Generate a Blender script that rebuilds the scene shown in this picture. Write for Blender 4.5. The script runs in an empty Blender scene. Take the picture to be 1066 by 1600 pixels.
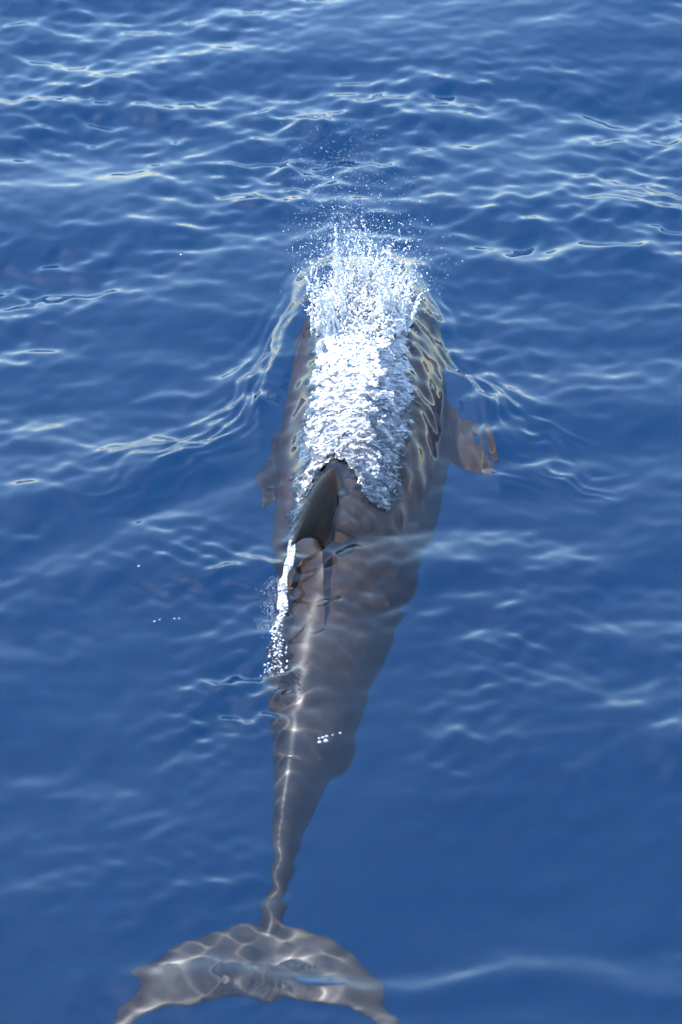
import bpy, bmesh, math, random
import numpy as np
from mathutils import Vector, Matrix, noise as mnoise

S = bpy.context.scene
COL = S.collection
R = math.radians
rng = np.random.default_rng(7)
random.seed(7)

# ------------------------------------------------------------------ camera
cam_d = bpy.data.cameras.new('camera')
cam = bpy.data.objects.new('camera', cam_d)
COL.objects.link(cam)
cam.location = (0, 0, 4.5)
cam.rotation_euler = (R(90 - 36), 0, 0)
cam_d.sensor_fit = 'VERTICAL'
cam_d.sensor_height = 36
cam_d.lens = 36 * 4537 / 1600
cam_d.clip_start = 0.1
cam_d.clip_end = 6000
cam_d.dof.use_dof = True
cam_d.dof.focus_distance = 8.0
cam_d.dof.aperture_fstop = 3.6
S.camera = cam

# ------------------------------------------------------------------ sky and sun
SUN_EL, SUN_AZ = 64, -55          # azimuth measured from +Y (the way the camera looks), negative = to the left
w = bpy.data.worlds.new('World')
S.world = w
w.use_nodes = True
nt = w.node_tree
sky = nt.nodes.new('ShaderNodeTexSky')
sky.sky_type = 'NISHITA'
sky.sun_disc = False
sky.sun_elevation = R(SUN_EL)
sky.sun_rotation = R(SUN_AZ)
sky.altitude = 0
sky.air_density = 1.4
sky.dust_density = 0.4
sky.ozone_density = 5.0
bg = nt.nodes['Background']
nt.links.new(sky.outputs[0], bg.inputs[0])
bg.inputs[1].default_value = 0.15
sl = bpy.data.lights.new('sun', 'SUN')
sun = bpy.data.objects.new('sun', sl)
COL.objects.link(sun)
sl.energy = 3.3
sl.angle = R(0.53)
sl.color = (1.0, 0.98, 0.95)
sdir = Vector((math.sin(R(SUN_AZ)) * math.cos(R(SUN_EL)), math.cos(R(SUN_AZ)) * math.cos(R(SUN_EL)), math.sin(R(SUN_EL))))
sun.rotation_euler = sdir.to_track_quat('Z', 'Y').to_euler()
sl.cycles.is_caustics_light = True

S.view_settings.view_transform = 'Standard'
S.view_settings.look = 'None'
S.view_settings.gamma = 1
S.view_settings.exposure = 1.95
S.view_settings.use_curve_mapping = False
S.render.engine = 'CYCLES'
cy = S.cycles
cy.use_denoising = True
cy.denoising_input_passes = 'RGB'
cy.max_bounces = 10
cy.transmission_bounces = 8
cy.glossy_bounces = 4
cy.diffuse_bounces = 2
cy.volume_bounces = 3
cy.caustics_refractive = True
cy.caustics_reflective = False
cy.sample_clamp_indirect = 4
cy.blur_glossy = 0.5

# ------------------------------------------------------------------ helpers
def mat(name):
    m = bpy.data.materials.new(name)
    m.use_nodes = True
    n = m.node_tree
    return m, n, n.nodes['Principled BSDF'], n.nodes['Material Output']

def node(n, typ, **kw):
    x = n.nodes.new(typ)
    for k, v in kw.items():
        setattr(x, k, v)
    return x

def mesh_obj(name, verts, faces, material, smooth=True):
    me = bpy.data.meshes.new(name)
    if isinstance(verts, np.ndarray) and isinstance(faces, np.ndarray):
        k = faces.shape[1]
        me.vertices.add(len(verts)); me.vertices.foreach_set('co', verts.astype(np.float32).ravel())
        me.loops.add(faces.size); me.loops.foreach_set('vertex_index', faces.astype(np.int32).ravel())
        me.polygons.add(len(faces)); me.polygons.foreach_set('loop_start', np.arange(0, faces.size, k, dtype=np.int32))
        me.update(calc_edges=True)
    else:
        me.from_pydata([tuple(v) for v in verts], [], [tuple(f) for f in faces])
    me.validate()
    if smooth:
        me.polygons.foreach_set('use_smooth', np.ones(len(me.polygons), dtype=bool))
    for m in (material if isinstance(material, (list, tuple)) else [material]):
        me.materials.append(m)
    o = bpy.data.objects.new(name, me)
    COL.objects.link(o)
    return o

def tag(o, label=None, cat=None, group=None, kind=None):
    for k, v in (('label', label), ('category', cat), ('group', group), ('kind', kind)):
        if v:
            o[k] = v
    return o

class Wave:
    """smooth pseudo-noise made of sines, evaluated with numpy"""
    def __init__(self, n, lmin, lmax, seed, ang=None, spread=0.6):
        r = np.random.default_rng(seed)
        lam = np.exp(r.uniform(math.log(lmin), math.log(lmax), n))
        th = r.uniform(0, 2 * math.pi, n) if ang is None else r.normal(ang, spread, n)
        self.kx, self.ky = np.cos(th) * 2 * math.pi / lam, np.sin(th) * 2 * math.pi / lam
        self.ph, self.lam, self.n = r.uniform(0, 2 * math.pi, n), lam, n
    def __call__(self, x, y):
        v = np.zeros_like(x)
        for i in range(self.n):
            v += np.sin(self.kx[i] * x + self.ky[i] * y + self.ph[i])
        return v / math.sqrt(self.n / 2)

def smooth01(x, a, b):
    t = np.clip((x - a) / (b - a), 0, 1)
    return t * t * (3 - 2 * t)

# ------------------------------------------------------------------ dolphin shape (stations from tail to beak)
#        y      x       z     half w  up    down   roll
STN = np.array([
    [4.74, -0.172, -0.325, 0.016, 0.020, 0.022,  2],
    [4.84, -0.164, -0.312, 0.027, 0.036, 0.040,  3],
    [5.02, -0.142, -0.275, 0.024, 0.056, 0.068,  8],
    [5.22, -0.114, -0.245, 0.043, 0.086, 0.106, 14],
    [5.34, -0.094, -0.236, 0.066, 0.106, 0.126, 18],
    [5.44, -0.078, -0.226, 0.086, 0.123, 0.190, 25],
    [5.53, -0.068, -0.220, 0.098, 0.136, 0.172, 23],
    [5.69, -0.050, -0.210, 0.122, 0.160, 0.185, 22],
    [5.93, -0.010, -0.195, 0.155, 0.195, 0.215, 22],
    [6.20,  0.024, -0.180, 0.200, 0.225, 0.235, 20],
    [6.45,  0.046, -0.168, 0.232, 0.240, 0.240, 16],
    [6.70,  0.064, -0.158, 0.240, 0.238, 0.235, 12],
    [6.94,  0.070, -0.150, 0.222, 0.225, 0.220,  8],
    [7.16,  0.068, -0.146, 0.188, 0.200, 0.195,  5],
    [7.32,  0.064, -0.150, 0.145, 0.156, 0.155,  3],
    [7.42,  0.061, -0.168, 0.100, 0.112, 0.115,  2],
    [7.48,  0.060, -0.195, 0.062, 0.066, 0.070,  0],
    [7.56,  0.060, -0.220, 0.040, 0.034, 0.038,  0],
    [7.63,  0.060, -0.230, 0.024, 0.020, 0.024,  0],
])

def pchip(xs, ys, xq):
    h = np.diff(xs); d = np.diff(ys) / h
    m = np.zeros_like(ys)
    for i in range(1, len(xs) - 1):
        if d[i - 1] * d[i] > 0:
            w1, w2 = 2 * h[i] + h[i - 1], h[i] + 2 * h[i - 1]
            m[i] = (w1 + w2) / (w1 / d[i - 1] + w2 / d[i])
    m[0], m[-1] = d[0], d[-1]
    i = np.clip(np.searchsorted(xs, xq) - 1, 0, len(xs) - 2)
    t = (xq - xs[i]) / h[i]
    return ((2*t**3-3*t**2+1)*ys[i] + (t**3-2*t**2+t)*h[i]*m[i] + (-2*t**3+3*t**2)*ys[i+1] + (t**3-t**2)*h[i]*m[i+1])

def station(y):
    y = np.asarray(y, float)
    return [pchip(STN[:, 0], STN[:, k], y) for k in range(1, 7)]

def body_point(y, phi, off=0.0):
    """phi = 0 at the dorsal ridge, positive to the dolphin's right; off = distance outside the skin"""
    x, z, hw, up, dn, roll = station(y)
    s, c = np.sin(phi), np.cos(phi)
    a = (hw + off) * np.sign(s) * np.abs(s) ** 0.95
    b = np.where(c > 0, (up + off) * np.abs(c) ** 1.0, -(dn + off) * np.abs(c) ** 1.0)
    r = np.radians(roll)                       # rolled to the left
    return np.stack([x + a * np.cos(r) - b * np.sin(r), y + 0 * phi, z + a * np.sin(r) + b * np.cos(r)], -1)

def loft_fin(secs, n=14, le=.5):
    """secs: (lead point, trail point, thickness, thickness axis)"""
    V, F = [], []
    for lead, trail, th, ax in secs:
        lead, trail, ax = Vector(lead), Vector(trail), Vector(ax).normalized()
        for k in range(2 * n):
            a = math.pi * k / n
            t = (1 - math.cos(a)) / 2
            prof = 0.5 * th * (1.9 * max(t, 0) ** le * (1 - t) ** 0.8 + 0.10 * math.sin(math.pi * t) + 0.12 * (1 if 0 < t < 1 else 0))
            V.append(lead.lerp(trail, t) + ax * prof * (1 if a < math.pi else -1))
    m = 2 * n
    for i in range(len(secs) - 1):
        for k in range(m):
            F.append((i * m + k, i * m + (k + 1) % m, (i + 1) * m + (k + 1) % m, (i + 1) * m + k))
    F.append(tuple(range(m))[::-1]); F.append(tuple((len(secs) - 1) * m + k for k in range(m)))
    return V, F

def dolphin_mesh():
    ys = np.concatenate([np.linspace(4.74, 7.63, 150)])
    ph = np.linspace(0, 2 * math.pi, 56, endpoint=False)
    Y, P = np.meshgrid(ys, ph, indexing='ij')
    pts = body_point(Y, P).reshape(-1, 3)
    V = [Vector(p) for p in pts]; F = []
    m = len(ph)
    for i in range(len(ys) - 1):
        for k in range(m):
            F.append((i * m + k, i * m + (k + 1) % m, (i + 1) * m + (k + 1) % m, (i + 1) * m + k))
    F.append(tuple(range(m))); F.append(tuple((len(ys) - 1) * m + k for k in range(m))[::-1])
    def add(V2, F2):
        b = len(V)
        V.extend(V2); F.extend(tuple(b + i for i in f) for f in F2)
    # tail flukes
    for sx, tip in ((-1, (-0.545, 4.50, -0.345)), (1, (0.140, 4.49, -0.335))):
        root = Vector((-0.168, 4.80, -0.315)); tipv = Vector(tip)
        secs = []
        for t in np.linspace(-0.06, 1, 12):
            tt = max(t, 0)
            c = root.lerp(tipv, t)
            lead_y = 4.850 - 0.07 * tt - 0.29 * tt ** 3.4
            trail_y = 4.615 + 0.035 * math.sin(math.pi * min(tt * 1.15, 1)) - 0.125 * tt ** 1.6
            arch = 0.030 * math.sin(math.pi * tt)
            secs.append(((c.x, max(lead_y, trail_y + .012), c.z + arch), (c.x, trail_y, c.z + arch - 0.012), 0.040 * (1 - tt) ** 0.7 + 0.010, (0, 0, 1)))
        add(*loft_fin(secs))
    # dorsal fin, swept back and leaning to the left with the roll
    secs = []
    bl, bt, tip = Vector((-0.014, 6.34, 0.050)), Vector((-0.044, 6.02, 0.010)), Vector((-0.128, 5.79, 0.185))
    for t in np.linspace(-0.22, 1, 18):
        tt = max(t, 0)
        lead = bl.lerp(tip, t) + Vector((-0.004, 0.030, 0.030)) * math.sin(math.pi * tt) * (1 if t > 0 else 0)
        trail = bt.lerp(tip, t) + Vector((0.006, 0.045, 0.0)) * math.sin(math.pi * tt ** .9) - Vector((0, 0.008, 0))
        secs.append((lead, trail, 0.036 * (1 - tt) ** 0.9 + 0.008 + 0.012 * math.exp(-tt * 9), (1, 0, 0.42)))
    add(*loft_fin(secs, le=.85))
    # pectoral flippers
    for root_l, root_t, tip, ax in (((0.20, 6.96, -0.200), (0.19, 6.74, -0.230), (0.435, 6.45, -0.115), (0.25, 0, 1)),
                                    ((-0.08, 6.92, -0.27), (-0.10, 6.74, -0.30), (-0.222, 6.36, -0.20), (-0.3, 0, 1))):
        secs = []
        root_l, root_t, tip = Vector(root_l), Vector(root_t), Vector(tip)
        for t in np.linspace(0, 1, 10):
            l = root_l.lerp(tip, t) + Vector((0.06 * math.copysign(1, tip.x) * math.sin(math.pi * t), 0.05 * math.sin(math.pi * t), 0))
            r = root_t.lerp(tip, t) - Vector((0.015 * math.copysign(1, tip.x) * math.sin(math.pi * t), 0.012 + .03 * math.sin(math.pi * t), 0))
            secs.append((l, r, 0.035 * (1 - t) ** .6 + 0.010, ax))
        add(*loft_fin(secs))
    return V, F

m_skin, n, b, out = mat('dolphin_skin')
tc = node(n, 'ShaderNodeTexCoord')
nz = node(n, 'ShaderNodeTexNoise'); nz.inputs['Scale'].default_value = 5; nz.inputs['Detail'].default_value = 5
n.links.new(tc.outputs['Object'], nz.inputs['Vector'])
cr = node(n, 'ShaderNodeValToRGB')
cr.color_ramp.elements[0].position = .3; cr.color_ramp.elements[0].color = (.017, .0108, .0086, 1)
cr.color_ramp.elements[1].position = .75; cr.color_ramp.elements[1].color = (.051, .0345, .0295, 1)
n.links.new(nz.outputs['Fac'], cr.inputs['Fac'])
# darker cape along the back, deepened to paint the dorsal fin's shade in
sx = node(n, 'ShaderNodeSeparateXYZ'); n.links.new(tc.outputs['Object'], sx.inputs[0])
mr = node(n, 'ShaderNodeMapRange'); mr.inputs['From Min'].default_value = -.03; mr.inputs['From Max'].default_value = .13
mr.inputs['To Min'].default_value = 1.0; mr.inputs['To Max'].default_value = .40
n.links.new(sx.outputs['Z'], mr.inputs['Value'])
n2 = node(n, 'ShaderNodeTexNoise'); n2.inputs['Scale'].default_value = 22; n2.inputs['Detail'].default_value = 8; n2.inputs['Roughness'].default_value = .65
mp = node(n, 'ShaderNodeMapping'); mp.inputs['Scale'].default_value = (1.6, .5, 1.6)
n.links.new(tc.outputs['Object'], mp.inputs['Vector']); n.links.new(mp.outputs['Vector'], n2.inputs['Vector'])
m2 = node(n, 'ShaderNodeMapRange'); m2.inputs['From Min'].default_value = .3; m2.inputs['From Max'].default_value = .7; m2.inputs['To Min'].default_value = .72; m2.inputs['To Max'].default_value = 1.22
n.links.new(n2.outputs['Fac'], m2.inputs['Value'])
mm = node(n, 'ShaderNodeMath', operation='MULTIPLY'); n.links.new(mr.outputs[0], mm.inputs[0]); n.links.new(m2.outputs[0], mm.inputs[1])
# browner back, greyer tail, which also paints in the water's absorption of red
my = node(n, 'ShaderNodeMapRange'); my.inputs['From Min'].default_value = 5.3; my.inputs['From Max'].default_value = 5.9
n.links.new(sx.outputs['Y'], my.inputs['Value'])
mx = node(n, 'ShaderNodeMix', data_type='RGBA'); mx.blend_type = 'MULTIPLY'
iv = node(n, 'ShaderNodeMath', operation='SUBTRACT'); iv.inputs[0].default_value = 1; n.links.new(my.outputs[0], iv.inputs[1])
n.links.new(iv.outputs[0], mx.inputs['Factor']); n.links.new(cr.outputs['Color'], mx.inputs['A']); mx.inputs['B'].default_value = (.95, 1.25, 1.45, 1)
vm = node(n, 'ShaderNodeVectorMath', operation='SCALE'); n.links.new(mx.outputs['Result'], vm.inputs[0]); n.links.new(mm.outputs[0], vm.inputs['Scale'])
# the dorsal fin is a neutral dark grey with its shaded look painted in
fz = node(n, 'ShaderNodeMapRange'); fz.inputs['From Min'].default_value = .075; fz.inputs['From Max'].default_value = .11
n.links.new(sx.outputs['Z'], fz.inputs['Value'])
fm = node(n, 'ShaderNodeMix', data_type='RGBA'); n.links.new(fz.outputs[0], fm.inputs['Factor']); n.links.new(vm.outputs[0], fm.inputs['A'])
fg = node(n, 'ShaderNodeVectorMath', operation='SCALE'); fg.inputs[0].default_value = (.0105, .0098, .0105); n.links.new(m2.outputs[0], fg.inputs['Scale'])
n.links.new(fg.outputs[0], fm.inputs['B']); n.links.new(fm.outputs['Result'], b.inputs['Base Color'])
b.inputs['Roughness'].default_value = .36
b.inputs['IOR'].default_value = 1.22

V, F = dolphin_mesh()
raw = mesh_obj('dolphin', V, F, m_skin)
bm = bmesh.new(); bm.from_mesh(raw.data); bmesh.ops.recalc_face_normals(bm, faces=bm.faces[:]); bm.to_mesh(raw.data); bm.free()
md = raw.modifiers.new('remesh', 'REMESH'); md.mode = 'VOXEL'; md.voxel_size = 0.0065; md.use_smooth_shade = True
sm = raw.modifiers.new('smooth', 'SMOOTH'); sm.factor = .5; sm.iterations = 6
dg = bpy.context.evaluated_depsgraph_get()
me2 = bpy.data.meshes.new_from_object(raw.evaluated_get(dg))
raw.modifiers.clear()
raw.data = me2
dolphin = raw
dolphin.data.polygons.foreach_set('use_smooth', np.ones(len(dolphin.data.polygons), dtype=bool))
tag(dolphin, 'grey brown dolphin swimming away at the surface with spray breaking over its head', 'dolphin')
dolphin.cycles.is_caustics_receiver = True

# ------------------------------------------------------------------ sea
def axis_lines(lo, hi, step, far, grow=1.06):
    core = np.arange(lo, hi + step / 2, step)
    a, s, v = [], step, hi
    while v < far:
        s *= grow; v += s; a.append(v)
    a2, s, v = [], step, lo
    while v > -far:
        s *= grow; v -= s; a2.append(v)
    return np.concatenate([np.array(a2[::-1]), core, np.array(a)])

gx = axis_lines(-1.55, 1.55, 0.0068, 900)
gy = axis_lines(4.1, 9.8, 0.0072, 900)
X, Y = np.meshgrid(gx, gy, indexing='xy')
SPX, SPY = np.meshgrid(np.gradient(gx), np.gradient(gy), indexing='xy')
SP = np.maximum(SPX, SPY)

def body_top_grid():
    """height of the skin over a regular (x, y) grid, -9 beside the body"""
    x0, x1, y0, y1, d = -0.7, 0.8, 4.4, 8.0, 0.005
    xs = np.arange(x0, x1 + d / 2, d); ys = np.arange(y0, y1 + d / 2, d)
    G = np.full((len(ys), len(xs)), -9.0)
    ph = np.linspace(-1.9, 1.9, 300)
    for j, y in enumerate(ys):
        if not 4.745 < y < 7.625:
            continue
        p = body_point(np.full_like(ph, y), ph)
        i0, i1 = p[:, 0].argmin(), p[:, 0].argmax()
        q = p[i0:i1 + 1]
        m = (xs >= q[0, 0]) & (xs <= q[-1, 0])
        G[j, m] = np.interp(xs[m], q[:, 0], q[:, 2])
    return G, x0, y0, d

def bilinear(G, x0, y0, d, x, y):
    fx = np.clip((x - x0) / d, 0, G.shape[1] - 1.001); fy = np.clip((y - y0) / d, 0, G.shape[0] - 1.001)
    i, j = fx.astype(int), fy.astype(int); u, v = fx - i, fy - j
    return (G[j, i] * (1 - u) + G[j, i + 1] * u) * (1 - v) + (G[j + 1, i] * (1 - u) + G[j + 1, i + 1] * u) * v

def smax(a, b, k):
    h = np.clip(0.5 + 0.5 * (a - b) / k, 0, 1)
    return b + (a - b) * h + k * h * (1 - h)

def sea_height(X, Y, SP):
    r = np.random.default_rng(21)
    env = Wave(14, 0.8, 3.0, 5)
    E = np.clip(0.97 + 0.46 * env(X, Y), 0.40, 1.9)
    near = 0.60 + 0.40 * smooth01(Y + 0.25 * env(Y, X), 5.5, 6.9)         # the slick the dolphin leaves behind is calmer
    dx = np.zeros_like(X); dy = np.zeros_like(X); h = np.zeros_like(X)
    N = 200
    for i in range(N):
        lam = math.exp(math.log(0.045) + (math.log(1.9) - math.log(0.045)) * (i + r.uniform()) / N)
        th = math.radians(r.normal(-84, 46 if lam < .3 else 34))
        slope = 0.0101 * np.interp(lam, [.055, .1, .16, .35, .8, 1.9], [1.55, 1.85, 1.95, 1.55, 1.35, 1.1])
        k = 2 * math.pi / lam
        ph = k * (math.cos(th) * X + math.sin(th) * Y) + r.uniform(0, 2 * math.pi)
        w = np.clip(lam / SP / 3 - 1, 0, 1)
        a = slope / k * w * ((E if lam < .7 else 1.0) * (near if lam < .9 else 0.5 + 0.5 * near))
        h += a * np.cos(ph)
        q = 0.1
        dx -= q * a * math.cos(th) * np.sin(ph); dy -= q * a * math.sin(th) * np.sin(ph)
    return h, dx, dy

h, dx, dy = sea_height(X, Y, SP)
X2, Y2 = X + dx, Y + dy
G, bx0, by0, bd = body_top_grid()
top = bilinear(G, bx0, by0, bd, X2, Y2)
inb = (X2 > -.7) & (X2 < .8) & (Y2 > 4.4) & (Y2 < 8)
top = np.where(inb, top, -9.0)

def bow_wave(X, Y):
    """the water pushed up over the head and the crest that sweeps out and back from it on both sides"""
    cx = station(np.clip(Y, 4.74, 7.63))[0]
    d = X - cx
    wob = Wave(10, .25, .8, 31)
    L = np.abs(d) + 0.02 * wob(X, Y)
    yc = np.interp(L, [0, .10, .19, .30, .40, .66, 1.0, 2.0], [7.40, 7.27, 7.04, 6.66, 6.47, 6.28, 6.20, 6.05])
    yc = yc + 0.035 * wob(Y, X)
    A = np.interp(L, [0, .1, .3, .45, .7, 1.2, 2.5], [.045, .050, .038, .013, .003, .001, 0])
    q = Y - yc
    A = A * np.clip(1 + .55 * smooth01(L, .2, .5) * wob(X * 1.7 + 3, Y * 1.7), .25, 1.7)
    front = np.interp(L, [0, .3, 1.0], [.15, .22, .26]); back = np.interp(L, [0, .2, .35, 1.0], [.40, .30, .14, .16])
    z = A * np.where(q > 0, np.exp(-(q / front) ** 2), np.exp(-(q / back) ** 2))
    side = smooth01(L, .12, .3) * (1 - smooth01(L, .38, .85))
    z += side * 0.0030 * np.cos(2 * math.pi * q / 0.155 + .6 * wob(X * 2, Y * 2)) * np.exp(-((q - .16) / .26) ** 2)
    z += side * 0.0022 * np.cos(2 * math.pi * q / 0.068 + 1.2 * wob(Y * 3, X * 3)) * np.exp(-((q - .08) / .18) ** 2)
    z -= 0.010 * smooth01(L, .15, .35) * (1 - smooth01(L, .7, 1.1)) * np.exp(-((q + .22) / .15) ** 2)
    return z, d, q

mound, dlat, qb = bow_wave(X2, Y2)
damp = 1 - 0.60 * np.exp(-(dlat / 0.40) ** 2) * smooth01(Y2, 4.4, 5.2) * (1 - smooth01(Y2, 7.3, 7.8))
damp = damp * (1 - .6 * np.exp(-((qb + .22) / .14) ** 2) * np.exp(-(dlat / .6) ** 4))
Z = h * damp + mound
# transverse wave that closes behind the dorsal fin
wt = Wave(12, .3, 1.2, 51)
yt = 5.93 + 0.04 * np.abs(X2 + .1) + 0.03 * wt(X2, Y2)
tq = Y2 - yt
Z += 0.022 * np.exp(-(np.abs(X2 - .02) / 0.8) ** 2) * np.where(tq > 0, np.exp(-(tq / .13) ** 2), np.exp(-(tq / .075) ** 2))
# a thin film of water over the back, rippled lengthwise
rip = Wave(54, .045, .24, 91, -1.35, .75)(X2, Y2); rip2 = Wave(10, .5, 1.6, 92)(X2, Y2)
Z += 0.0021 * rip * (.45 + .51 * smooth01(Y2, 5.0, 5.5)) * np.clip(.8 + .7 * rip2, .15, 2.0) * np.exp(-(dlat / .55) ** 4) * (1 - smooth01(Y2, 6.0, 6.3)) * np.clip(.02 / SP - 1, 0, 1)
Z += 0.011 * np.exp(-((Y2 - 4.45 - .05 * rip2) / .05) ** 2) * smooth01(X2, -.7, -.3)
flm = Wave(50, .040, .16, 77, 0.25, .6)(X2 * 1.0, Y2 * .8)
cov = smooth01(Y2, 5.95, 6.10)
drape = np.where(top > -0.14, top + 0.008 + 0.060 * np.clip((dlat + .05) / .26, -1, 1) ** 2 + 0.0030 * flm, -9)
Z = np.where((drape > -1) & (cov > 0), smax(Z, drape * cov + (1 - cov) * (-.2), 0.03), Z)

ny, nx = X.shape
verts = np.stack([X2, Y2, Z], -1).reshape(-1, 3)
idx = np.arange(nx * ny).reshape(ny, nx)
faces = np.stack([idx[:-1, :-1], idx[:-1, 1:], idx[1:, 1:], idx[1:, :-1]], -1).reshape(-1, 4)

m_sea, n, b, out = mat('sea_water')
n.nodes.remove(b)
gl = node(n, 'ShaderNodeBsdfGlass'); gl.inputs['IOR'].default_value = 1.333; gl.inputs['Roughness'].default_value = 0
n.links.new(gl.outputs[0], out.inputs['Surface'])
sea = mesh_obj('sea', verts, faces, m_sea)
tag(sea, kind='structure')
sea.cycles.is_caustics_caster = True

# the deep water below: a body of blue scattering water down to the bed
m_deep, n, b, out = mat('deep_water')
n.nodes.remove(b)
vs = node(n, 'ShaderNodeVolumeScatter'); vs.inputs['Color'].default_value = (.03, .48, .57, 1); vs.inputs['Density'].default_value = .30; vs.inputs['Anisotropy'].default_value = 0.0
va = node(n, 'ShaderNodeVolumeAbsorption'); va.inputs['Color'].default_value = (0, .36, .74, 1); va.inputs['Density'].default_value = .50
ad = node(n, 'ShaderNodeAddShader')
n.links.new(vs.outputs[0], ad.inputs[0]); n.links.new(va.outputs[0], ad.inputs[1])
n.links.new(ad.outputs[0], out.inputs['Volume'])
def box_mesh(name, lo, hi, m):
    v = [(x, y, z) for z in (lo[2], hi[2]) for y in (lo[1], hi[1]) for x in (lo[0], hi[0])]
    f = [(0, 2, 3, 1), (4, 5, 7, 6), (0, 1, 5, 4), (2, 6, 7, 3), (0, 4, 6, 2), (1, 3, 7, 5)]
    return mesh_obj(name, v, f, m, False)
deep = box_mesh('deep_water', (-880, -880, -39), (880, 880, -0.56), m_deep)
tag(deep, kind='structure')
m_bed, n, b, out = mat('deep_bed'); b.inputs['Base Color'].default_value = (.01, .03, .06, 1); b.inputs['Roughness'].default_value = 1
bed = mesh_obj('seabed', [(-890, -890, -39.5), (890, -890, -39.5), (890, 890, -39.5), (-890, 890, -39.5)], [(0, 1, 2, 3)], m_bed)
tag(bed, kind='structure')

# ------------------------------------------------------------------ white water
def skin_z(x, y):
    return bilinear(G, bx0, by0, bd, x, y)

def ico():
    bm = bmesh.new(); bmesh.ops.create_icosphere(bm, subdivisions=1, radius=1)
    v = np.array([q.co[:] for q in bm.verts]); f = np.array([[q.index for q in p.verts] for p in bm.faces]); bm.free()
    return v, f
ICO_V, ICO_F = ico()

def drops(P, Rr, stretch=None):
    """one array of small droplets; stretch = (n, 3) vectors along which each is drawn out"""
    P, Rr = np.asarray(P, float), np.asarray(Rr, float)
    v = ICO_V[None] * Rr[:, None, None]
    v = v * (1 + .25 * rng.normal(size=(len(P), len(ICO_V), 1)))
    if stretch is not None:
        st = np.asarray(stretch) * 1.5
        v = v + np.einsum('nij,nj->ni', v, st)[..., None] * st[:, None, :]
    v = v + P[:, None, :]
    f = ICO_F[None] + (np.arange(len(P)) * len(ICO_V))[:, None, None]
    return v.reshape(-1, 3), f.reshape(-1, 3)

# white aerated water: glossy, patchy between white froth and clear film over the dark skin
def white_water(name, scale, lo, hi, dark=(.10, .095, .10, 1), rough=.16, sc=(1, 1, 1), ior=1.4, white=(.62, .64, .66, 1)):
    m, n, b, out = mat(name)
    tc = node(n, 'ShaderNodeTexCoord')
    a = node(n, 'ShaderNodeTexNoise'); a.inputs['Scale'].default_value = scale; a.inputs['Detail'].default_value = 6; a.inputs['Roughness'].default_value = .7
    mp = node(n, 'ShaderNodeMapping'); mp.inputs['Scale'].default_value = sc
    n.links.new(tc.outputs['Object'], mp.inputs['Vector']); n.links.new(mp.outputs['Vector'], a.inputs['Vector'])
    a.inputs['Distortion'].default_value = .6
    cr = node(n, 'ShaderNodeValToRGB')
    cr.color_ramp.elements[0].position = lo; cr.color_ramp.elements[0].color = dark
    cr.color_ramp.elements[1].position = hi; cr.color_ramp.elements[1].color = white
    n.links.new(a.outputs['Fac'], cr.inputs['Fac'])
    n.links.new(cr.outputs['Color'], b.inputs['Base Color'])
    b.inputs['Roughness'].default_value = rough
    b.inputs['IOR'].default_value = ior
    return m
m_film = white_water('white_film', 42, .47, .64, (.035, .033, .036, 1), .08, (1, 1.7, 1), 1.6, (.46, .47, .49, 1))
n = m_film.node_tree
sx = node(n, 'ShaderNodeSeparateXYZ'); n.links.new(n.nodes['Texture Coordinate'].outputs['Object'], sx.inputs[0])
mr = node(n, 'ShaderNodeMapRange'); mr.inputs['From Min'].default_value = 6.35; mr.inputs['From Max'].default_value = 7.0
mr.inputs['To Min'].default_value = -.02; mr.inputs['To Max'].default_value = .13
n.links.new(sx.outputs['Y'], mr.inputs['Value'])
ma = node(n, 'ShaderNodeMath', operation='ADD'); n.links.new(mr.outputs[0], ma.inputs[0]); n.links.new(n.nodes['Noise Texture'].outputs['Fac'], ma.inputs[1])
n.links.new(ma.outputs[0], n.nodes['Color Ramp'].inputs['Fac'])
m_spray = white_water('white_spray', 30, .2, .45, (.45, .47, .50, 1), .2)
m_spray.node_tree.nodes['Principled BSDF'].inputs['Transmission Weight'].default_value = .12
m_bub = white_water('white_bubbles', 110, .38, .62, (.09, .10, .115, 1), .10, (1, 1, 1), 1.4, (.56, .58, .60, 1))

# sheet of foaming water running back over the dolphin from its head to the dorsal fin
st = 0.0019
fx = np.arange(-0.20, 0.25, st); fy = np.arange(6.05, 7.20, st)
FX, FY = np.meshgrid(fx, fy, indexing='xy')
edge = Wave(24, .02, .12, 9)(FX, FY)
yk = [6.05, 6.10, 6.17, 6.27, 6.45, 6.67, 6.93, 7.05, 7.2]
xl = np.interp(FY, yk, [-.150, -.150, -.142, -.134, -.128, -.098, -.084, -.085, -.07])
xr = np.interp(FY, yk, [-.115, -.080, .135, .160, .186, .206, .196, .19, .17])
hole = np.interp(FY, [6.05, 6.17, 6.19, 6.27, 6.33, 6.36], [.3, .122, .05, .02, -.01, -.05])     # clear skin round the fin
sd = np.minimum(FX - xl, xr - FX)
cut_l = np.interp(FY, [6.05, 6.15, 6.25, 6.36], [-.112, -.10, -.075, -.012])
inner = (FY < 6.36) & (FX > cut_l)
sd = np.where(inner, np.minimum(sd, FX - hole), np.where(FY < 6.36, np.minimum(sd, cut_l - FX), sd))
sd = np.minimum(sd, 7.18 - FY) + 0.006 * edge
taper = smooth01(sd, 0, .02)
w0 = Wave(12, .05, .2, 13)(FX, FY)
w1 = Wave(40, .030, .10, 14, 1.57, .6)(FX, FY + .012 * w0); w2 = Wave(70, .010, .036, 15, 1.57, .95)(FX + .008 * w0, FY + .012 * w0); w3 = Wave(80, .0060, .014, 16)(FX, FY)
rid = 1 - np.abs(w2) * 1.1; rid1 = 1 - np.abs(w1)
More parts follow.
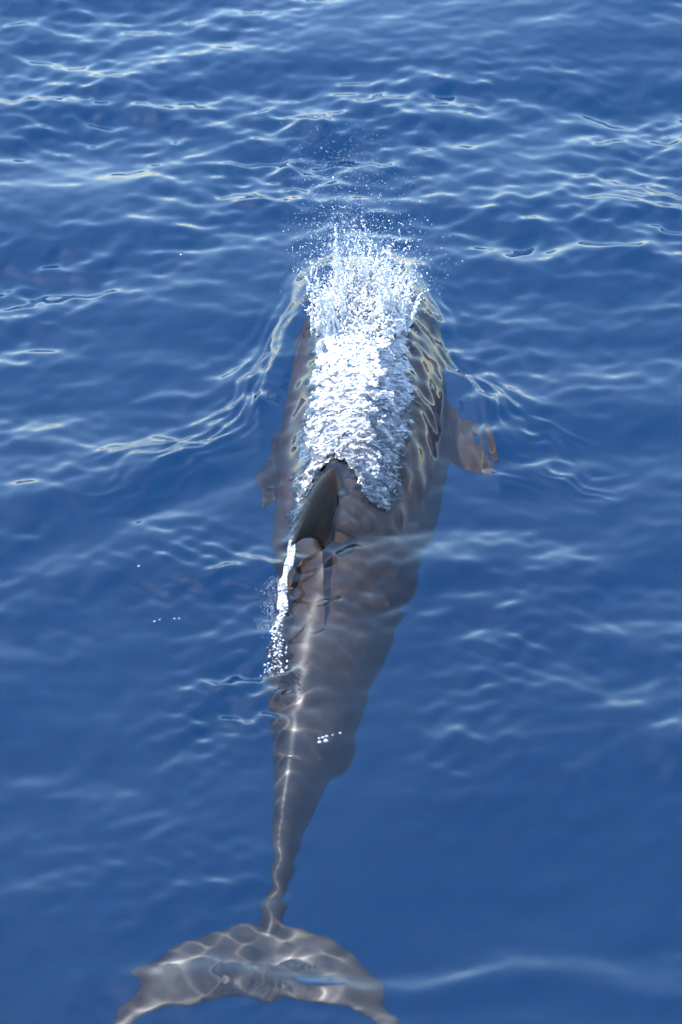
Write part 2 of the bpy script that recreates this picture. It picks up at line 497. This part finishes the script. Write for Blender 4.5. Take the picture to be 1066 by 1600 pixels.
zz = skin_z(FX, FY) + 0.010 + taper * (0.005 + 0.0022 * w1 + 0.0006 * rid1 + 0.0013 * rid + 0.0008 * w3)
sd = sd - .010 * smooth01(Wave(30, .008, .03, 18)(FX, FY), .3, 1.6) * (1 - smooth01(sd, 0.0, .04)) * 2
idx = np.arange(FX.size).reshape(FX.shape)
keep = (sd > 0) & (skin_z(FX, FY) > -1)
fm = keep[:-1, :-1] & keep[1:, :-1] & keep[:-1, 1:] & keep[1:, 1:]
ff = np.stack([idx[:-1, :-1], idx[:-1, 1:], idx[1:, 1:], idx[1:, :-1]], -1)[fm]
used = np.unique(ff); remap = np.full(FX.size, -1); remap[used] = np.arange(len(used))
fv = np.stack([FX + .002 * w2, FY + .002 * w3, zz], -1).reshape(-1, 3)[used]
foam = mesh_obj('foam_sheet', fv, remap[ff], m_film)
tag(foam, kind='stuff')
at = foam.data.attributes.new('cover', 'FLOAT', 'POINT')
at.data.foreach_set('value', smooth01(sd, -.004, .045).ravel()[used].astype(np.float32))
n = m_film.node_tree
ca = node(n, 'ShaderNodeAttribute'); ca.attribute_name = 'cover'
cn = node(n, 'ShaderNodeTexNoise'); cn.inputs['Scale'].default_value = 85; cn.inputs['Detail'].default_value = 4
n.links.new(n.nodes['Texture Coordinate'].outputs['Object'], cn.inputs['Vector'])
cm_ = node(n, 'ShaderNodeMath', operation='ADD'); n.links.new(ca.outputs['Fac'], cm_.inputs[0]); n.links.new(cn.outputs['Fac'], cm_.inputs[1])
cs = node(n, 'ShaderNodeMapRange'); cs.inputs['From Min'].default_value = .66; cs.inputs['From Max'].default_value = .80
n.links.new(cm_.outputs[0], cs.inputs['Value'])
tr_ = node(n, 'ShaderNodeBsdfTransparent'); xs = node(n, 'ShaderNodeMixShader')
n.links.new(cs.outputs[0], xs.inputs[0]); n.links.new(tr_.outputs[0], xs.inputs[1]); n.links.new(n.nodes['Principled BSDF'].outputs[0], xs.inputs[2])
n.links.new(xs.outputs[0], n.nodes['Material Output'].inputs['Surface'])

# the splash thrown up in front of the head: jets of water that break into drops
bp, br, fp, fr, fs = [], [], [], [], []
def head_z(x, y):
    return max(float(skin_z(np.array([x]), np.array([y]))[0]), 0.0)
for c in range(110):
    a = rng.uniform(-2.3, 2.3)
    r0 = rng.uniform(.15, 1.0) ** .5
    o = np.array([.058 + .115 * math.sin(a) * r0, 7.02 + .17 * math.cos(a) * r0 * (1 if abs(a) < 1.57 else .8), 0])
    o[2] = head_z(o[0], o[1]) + .012
    tall = rng.random() < .28
    vz = rng.uniform(1.5, 2.3) if tall else rng.uniform(.4, 1.5)
    vc = np.array([math.sin(a) * rng.uniform(-.15, .28) + rng.normal() * .16, rng.normal() * .30 + .12, vz])
    for k in range(rng.integers(5, 13)):
        v = vc * rng.uniform(.7, 1.12) + rng.normal(size=3) * np.array([.20, .22, .20])
        oo = o + rng.normal(size=3) * np.array([.014, .014, .003])
        T = rng.uniform(.5, 1.15) * max(v[2], .2) / 9.81
        m = int(16 + v[2] * 24)
        rad0 = rng.uniform(.0018, .0064) * (1 if tall else 1.15)
        w1, w2, ph1 = rng.uniform(60, 150), rng.uniform(.003, .014), rng.uniform(0, 6.3)
        br0 = rng.uniform(.35, .8)
        for t in np.linspace(0, T, m):
            f = t / T
            wig = np.array([math.sin(w1 * t + ph1), math.cos(w1 * t * 1.3 + ph1), math.sin(w1 * .7 * t)]) * w2 * f
            p = oo + v * t + np.array([0, 0, -4.9 * t * t]) + wig + rng.normal(size=3) * .0014
            if f > br0 and rng.random() < .5:
                continue
            bp.append(p); br.append(max(rad0 * (1 - .75 * f) * rng.uniform(.55, 1.25), .0012))
        for q in range(rng.integers(1, 6)):
            t = T * rng.uniform(.75, 1.7)
            fp.append(oo + v * 1.05 * t + np.array([0, 0, -4.9 * t * t]) + rng.normal(size=3) * .010); fr.append(.0005 + .0013 * rng.random() ** 3); fs.append(v * .35)
# torn froth lying on the head between the jets
for i in range(5200):
    a, r0 = rng.uniform(0, 2 * math.pi), rng.random() ** .5
    x, y = .058 + .118 * r0 * math.cos(a), 7.02 + .20 * r0 * math.sin(a)
    hmax = .075 * (1 - r0 ** 2) * (.6 + .4 * math.sin(x * 60) * math.cos(y * 47)) + .006
    bp.append((x, y, head_z(x, y) + .010 + hmax * rng.random())); br.append(rng.uniform(.0014, .0046))
bp = np.array(bp); br = np.array(br)
V1, F1 = drops(bp, br)
core = mesh_obj('splash', V1, F1, m_spray)
md = core.modifiers.new('remesh', 'REMESH'); md.mode = 'VOXEL'; md.voxel_size = 0.0017; md.use_smooth_shade = True
dg = bpy.context.evaluated_depsgraph_get()
cm = bpy.data.meshes.new_from_object(core.evaluated_get(dg))
core.modifiers.clear(); core.data = cm
tag(core, kind='stuff')

# loose droplets and the fine mist of the breath hanging above the head
for i in range(2400):
    g = rng.normal(size=3)
    fp.append(np.array([.055 + .085 * g[0], 7.15 + .11 * g[1], .10 + abs(g[2]) * .10])); fr.append(.0005 + .0014 * rng.random() ** 3); fs.append(np.zeros(3))
for i in range(1500):
    t = rng.uniform(0, 1) ** 1.5
    fp.append(np.array([.01 + rng.normal() * (.05 + .05 * t) - .03 * t, 7.22 + rng.normal() * .05 + .1 * t, .18 + .36 * t])); fr.append((.0004 + .0009 * rng.random() ** 2) * (1.2 - .5 * t)); fs.append(np.zeros(3))
V2, F2 = drops(np.array(fp), np.array(fr), np.array(fs))
spray = mesh_obj('spray_droplets', V2, F2, m_spray)
tag(spray, kind='stuff')

# strip of foam and bubbles trailing back from the fin tip
def sea_z(x, y):
    j = int(np.clip(np.searchsorted(gy, y), 0, len(gy) - 1)); i = int(np.clip(np.searchsorted(gx, x), 0, len(gx) - 1))
    return float(Z[j, i])
tp, tr, lp, lr = [], [], [], []
def trail_x(y):
    return np.interp(y, [5.50, 5.74, 5.90, 6.03], [-.166, -.156, -.140, -.124]) + .004 * math.sin(y * 34)
for i in range(8200):
    t = rng.random() ** 1.35
    y = 6.035 - .52 * t
    wd = (.0044 + .004 * t) * (1 + .35 * math.sin(y * 61) * math.sin(y * 23 + 1)) + .010 * smooth01(np.array(t), .55, 1.0)
    x = trail_x(y) + float(np.clip(rng.normal(), -1.7, 1.7)) * wd
    if t > .50:
        if rng.random() < .70 + .25 * (t - .5): continue
        lp.append((x, y, sea_z(x, y) + rng.normal() * .002)); lr.append(.0006 + .0030 * rng.random() ** 3)
    elif rng.random() < .42 - t * .4:
        tp.append((x, y, sea_z(x, y) + .002 + rng.normal() * .0025)); tr.append(rng.uniform(.0008, .0024))
    else:
        lp.append((x, y, sea_z(x, y) + .003 + rng.normal() * .003)); lr.append(rng.uniform(.0006, .0019))
tp += lp; tr += lr
tp = np.array(tp); tr = np.array(tr)
V3, F3 = drops(tp, np.maximum(tr, .0011))
strip = mesh_obj('foam_trail', V3, F3, m_bub)
md = strip.modifiers.new('remesh', 'REMESH'); md.mode = 'VOXEL'; md.voxel_size = 0.0012; md.use_smooth_shade = True
dg = bpy.context.evaluated_depsgraph_get()
cm = bpy.data.meshes.new_from_object(strip.evaluated_get(dg))
strip.modifiers.clear(); strip.data = cm
tag(strip, kind='stuff')
# single bubbles floating on the water, each a dome with a wet rim
def bubble_mesh():
    bm = bmesh.new()
    bmesh.ops.create_uvsphere(bm, u_segments=16, v_segments=10, radius=1)
    for v in bm.verts:
        if v.co.z < -.15:
            v.co.z = -.15 - .1 * (v.co.z + .15)
            v.co.xy *= 1.18
    me = bpy.data.meshes.new('bubble'); bm.to_mesh(me); bm.free()
    me.polygons.foreach_set('use_smooth', np.ones(len(me.polygons), dtype=bool))
    me.materials.append(m_bub)
    return me
bub_me = bubble_mesh()
CL, ST = 'bubble cluster over the tail stock', 'row of tiny bubbles'
for x, y, r, lab, grp in (
        (-.051, 5.262, .0062, 'white bubble nearest the dolphin tail in the cluster over the tail stock', CL),
        (-.036, 5.267, .0080, 'largest white bubble of the cluster over the dolphin tail stock', CL),
        (-.043, 5.279, .0052, 'white bubble in the middle of the cluster over the tail stock', CL),
        (-.034, 5.284, .0044, 'small white bubble just above the largest one over the tail stock', CL),
        (-.052, 5.276, .0042, 'small white bubble at the left edge of the cluster over the tail stock', CL),
        (-.020, 5.288, .0036, 'small lone white bubble just right of the cluster over the tail stock', CL),
        (-.002, 5.296, .0040, 'white bubble farthest right beside the cluster over the tail stock', CL),
        (-.468, 5.731, .0034, 'leftmost and largest tiny bubble of the row left of the foam trail', ST),
        (-.455, 5.737, .0025, 'second tiny bubble from the left in the row left of the foam trail', ST),
        (-.418, 5.742, .0030, 'third tiny bubble from the left in the row left of the foam trail', ST),
        (-.407, 5.744, .0028, 'rightmost tiny bubble of the row left of the foam trail', ST),
        (-.518, 5.935, .0038, 'lone white bubble on the wave crest to the left of the dorsal fin', None),
        (-.480, 7.500, .0050, 'lone bright white bubble on open water left of the splash', None)):
    o = bpy.data.objects.new('bubble', bub_me); COL.objects.link(o)
    o.location = (x, y, sea_z(x, y) + .0004); o.scale = (r * rng.uniform(.6, .85), r * rng.uniform(.5, .7), r * .5)
    tag(o, lab, 'bubble', grp)

# a cloud of fine bubbles under the surface beside the trail
cp, cr_ = [], []
for i in range(900):
    t = rng.random()
    y = 5.93 - .22 * t
    cp.append((trail_x(y) - .016 - abs(rng.normal()) * .016 - .010 * math.sin(t * 9) ** 2, y + rng.normal() * .008, -.018 - .03 * rng.random())); cr_.append(.0005 + .0012 * rng.random() ** 3)
V5, F5 = drops(np.array(cp), np.array(cr_))
cloud = mesh_obj('bubble_cloud', V5, F5, m_bub)
cloud.cycles.is_caustics_receiver = True
tag(cloud, kind='stuff')
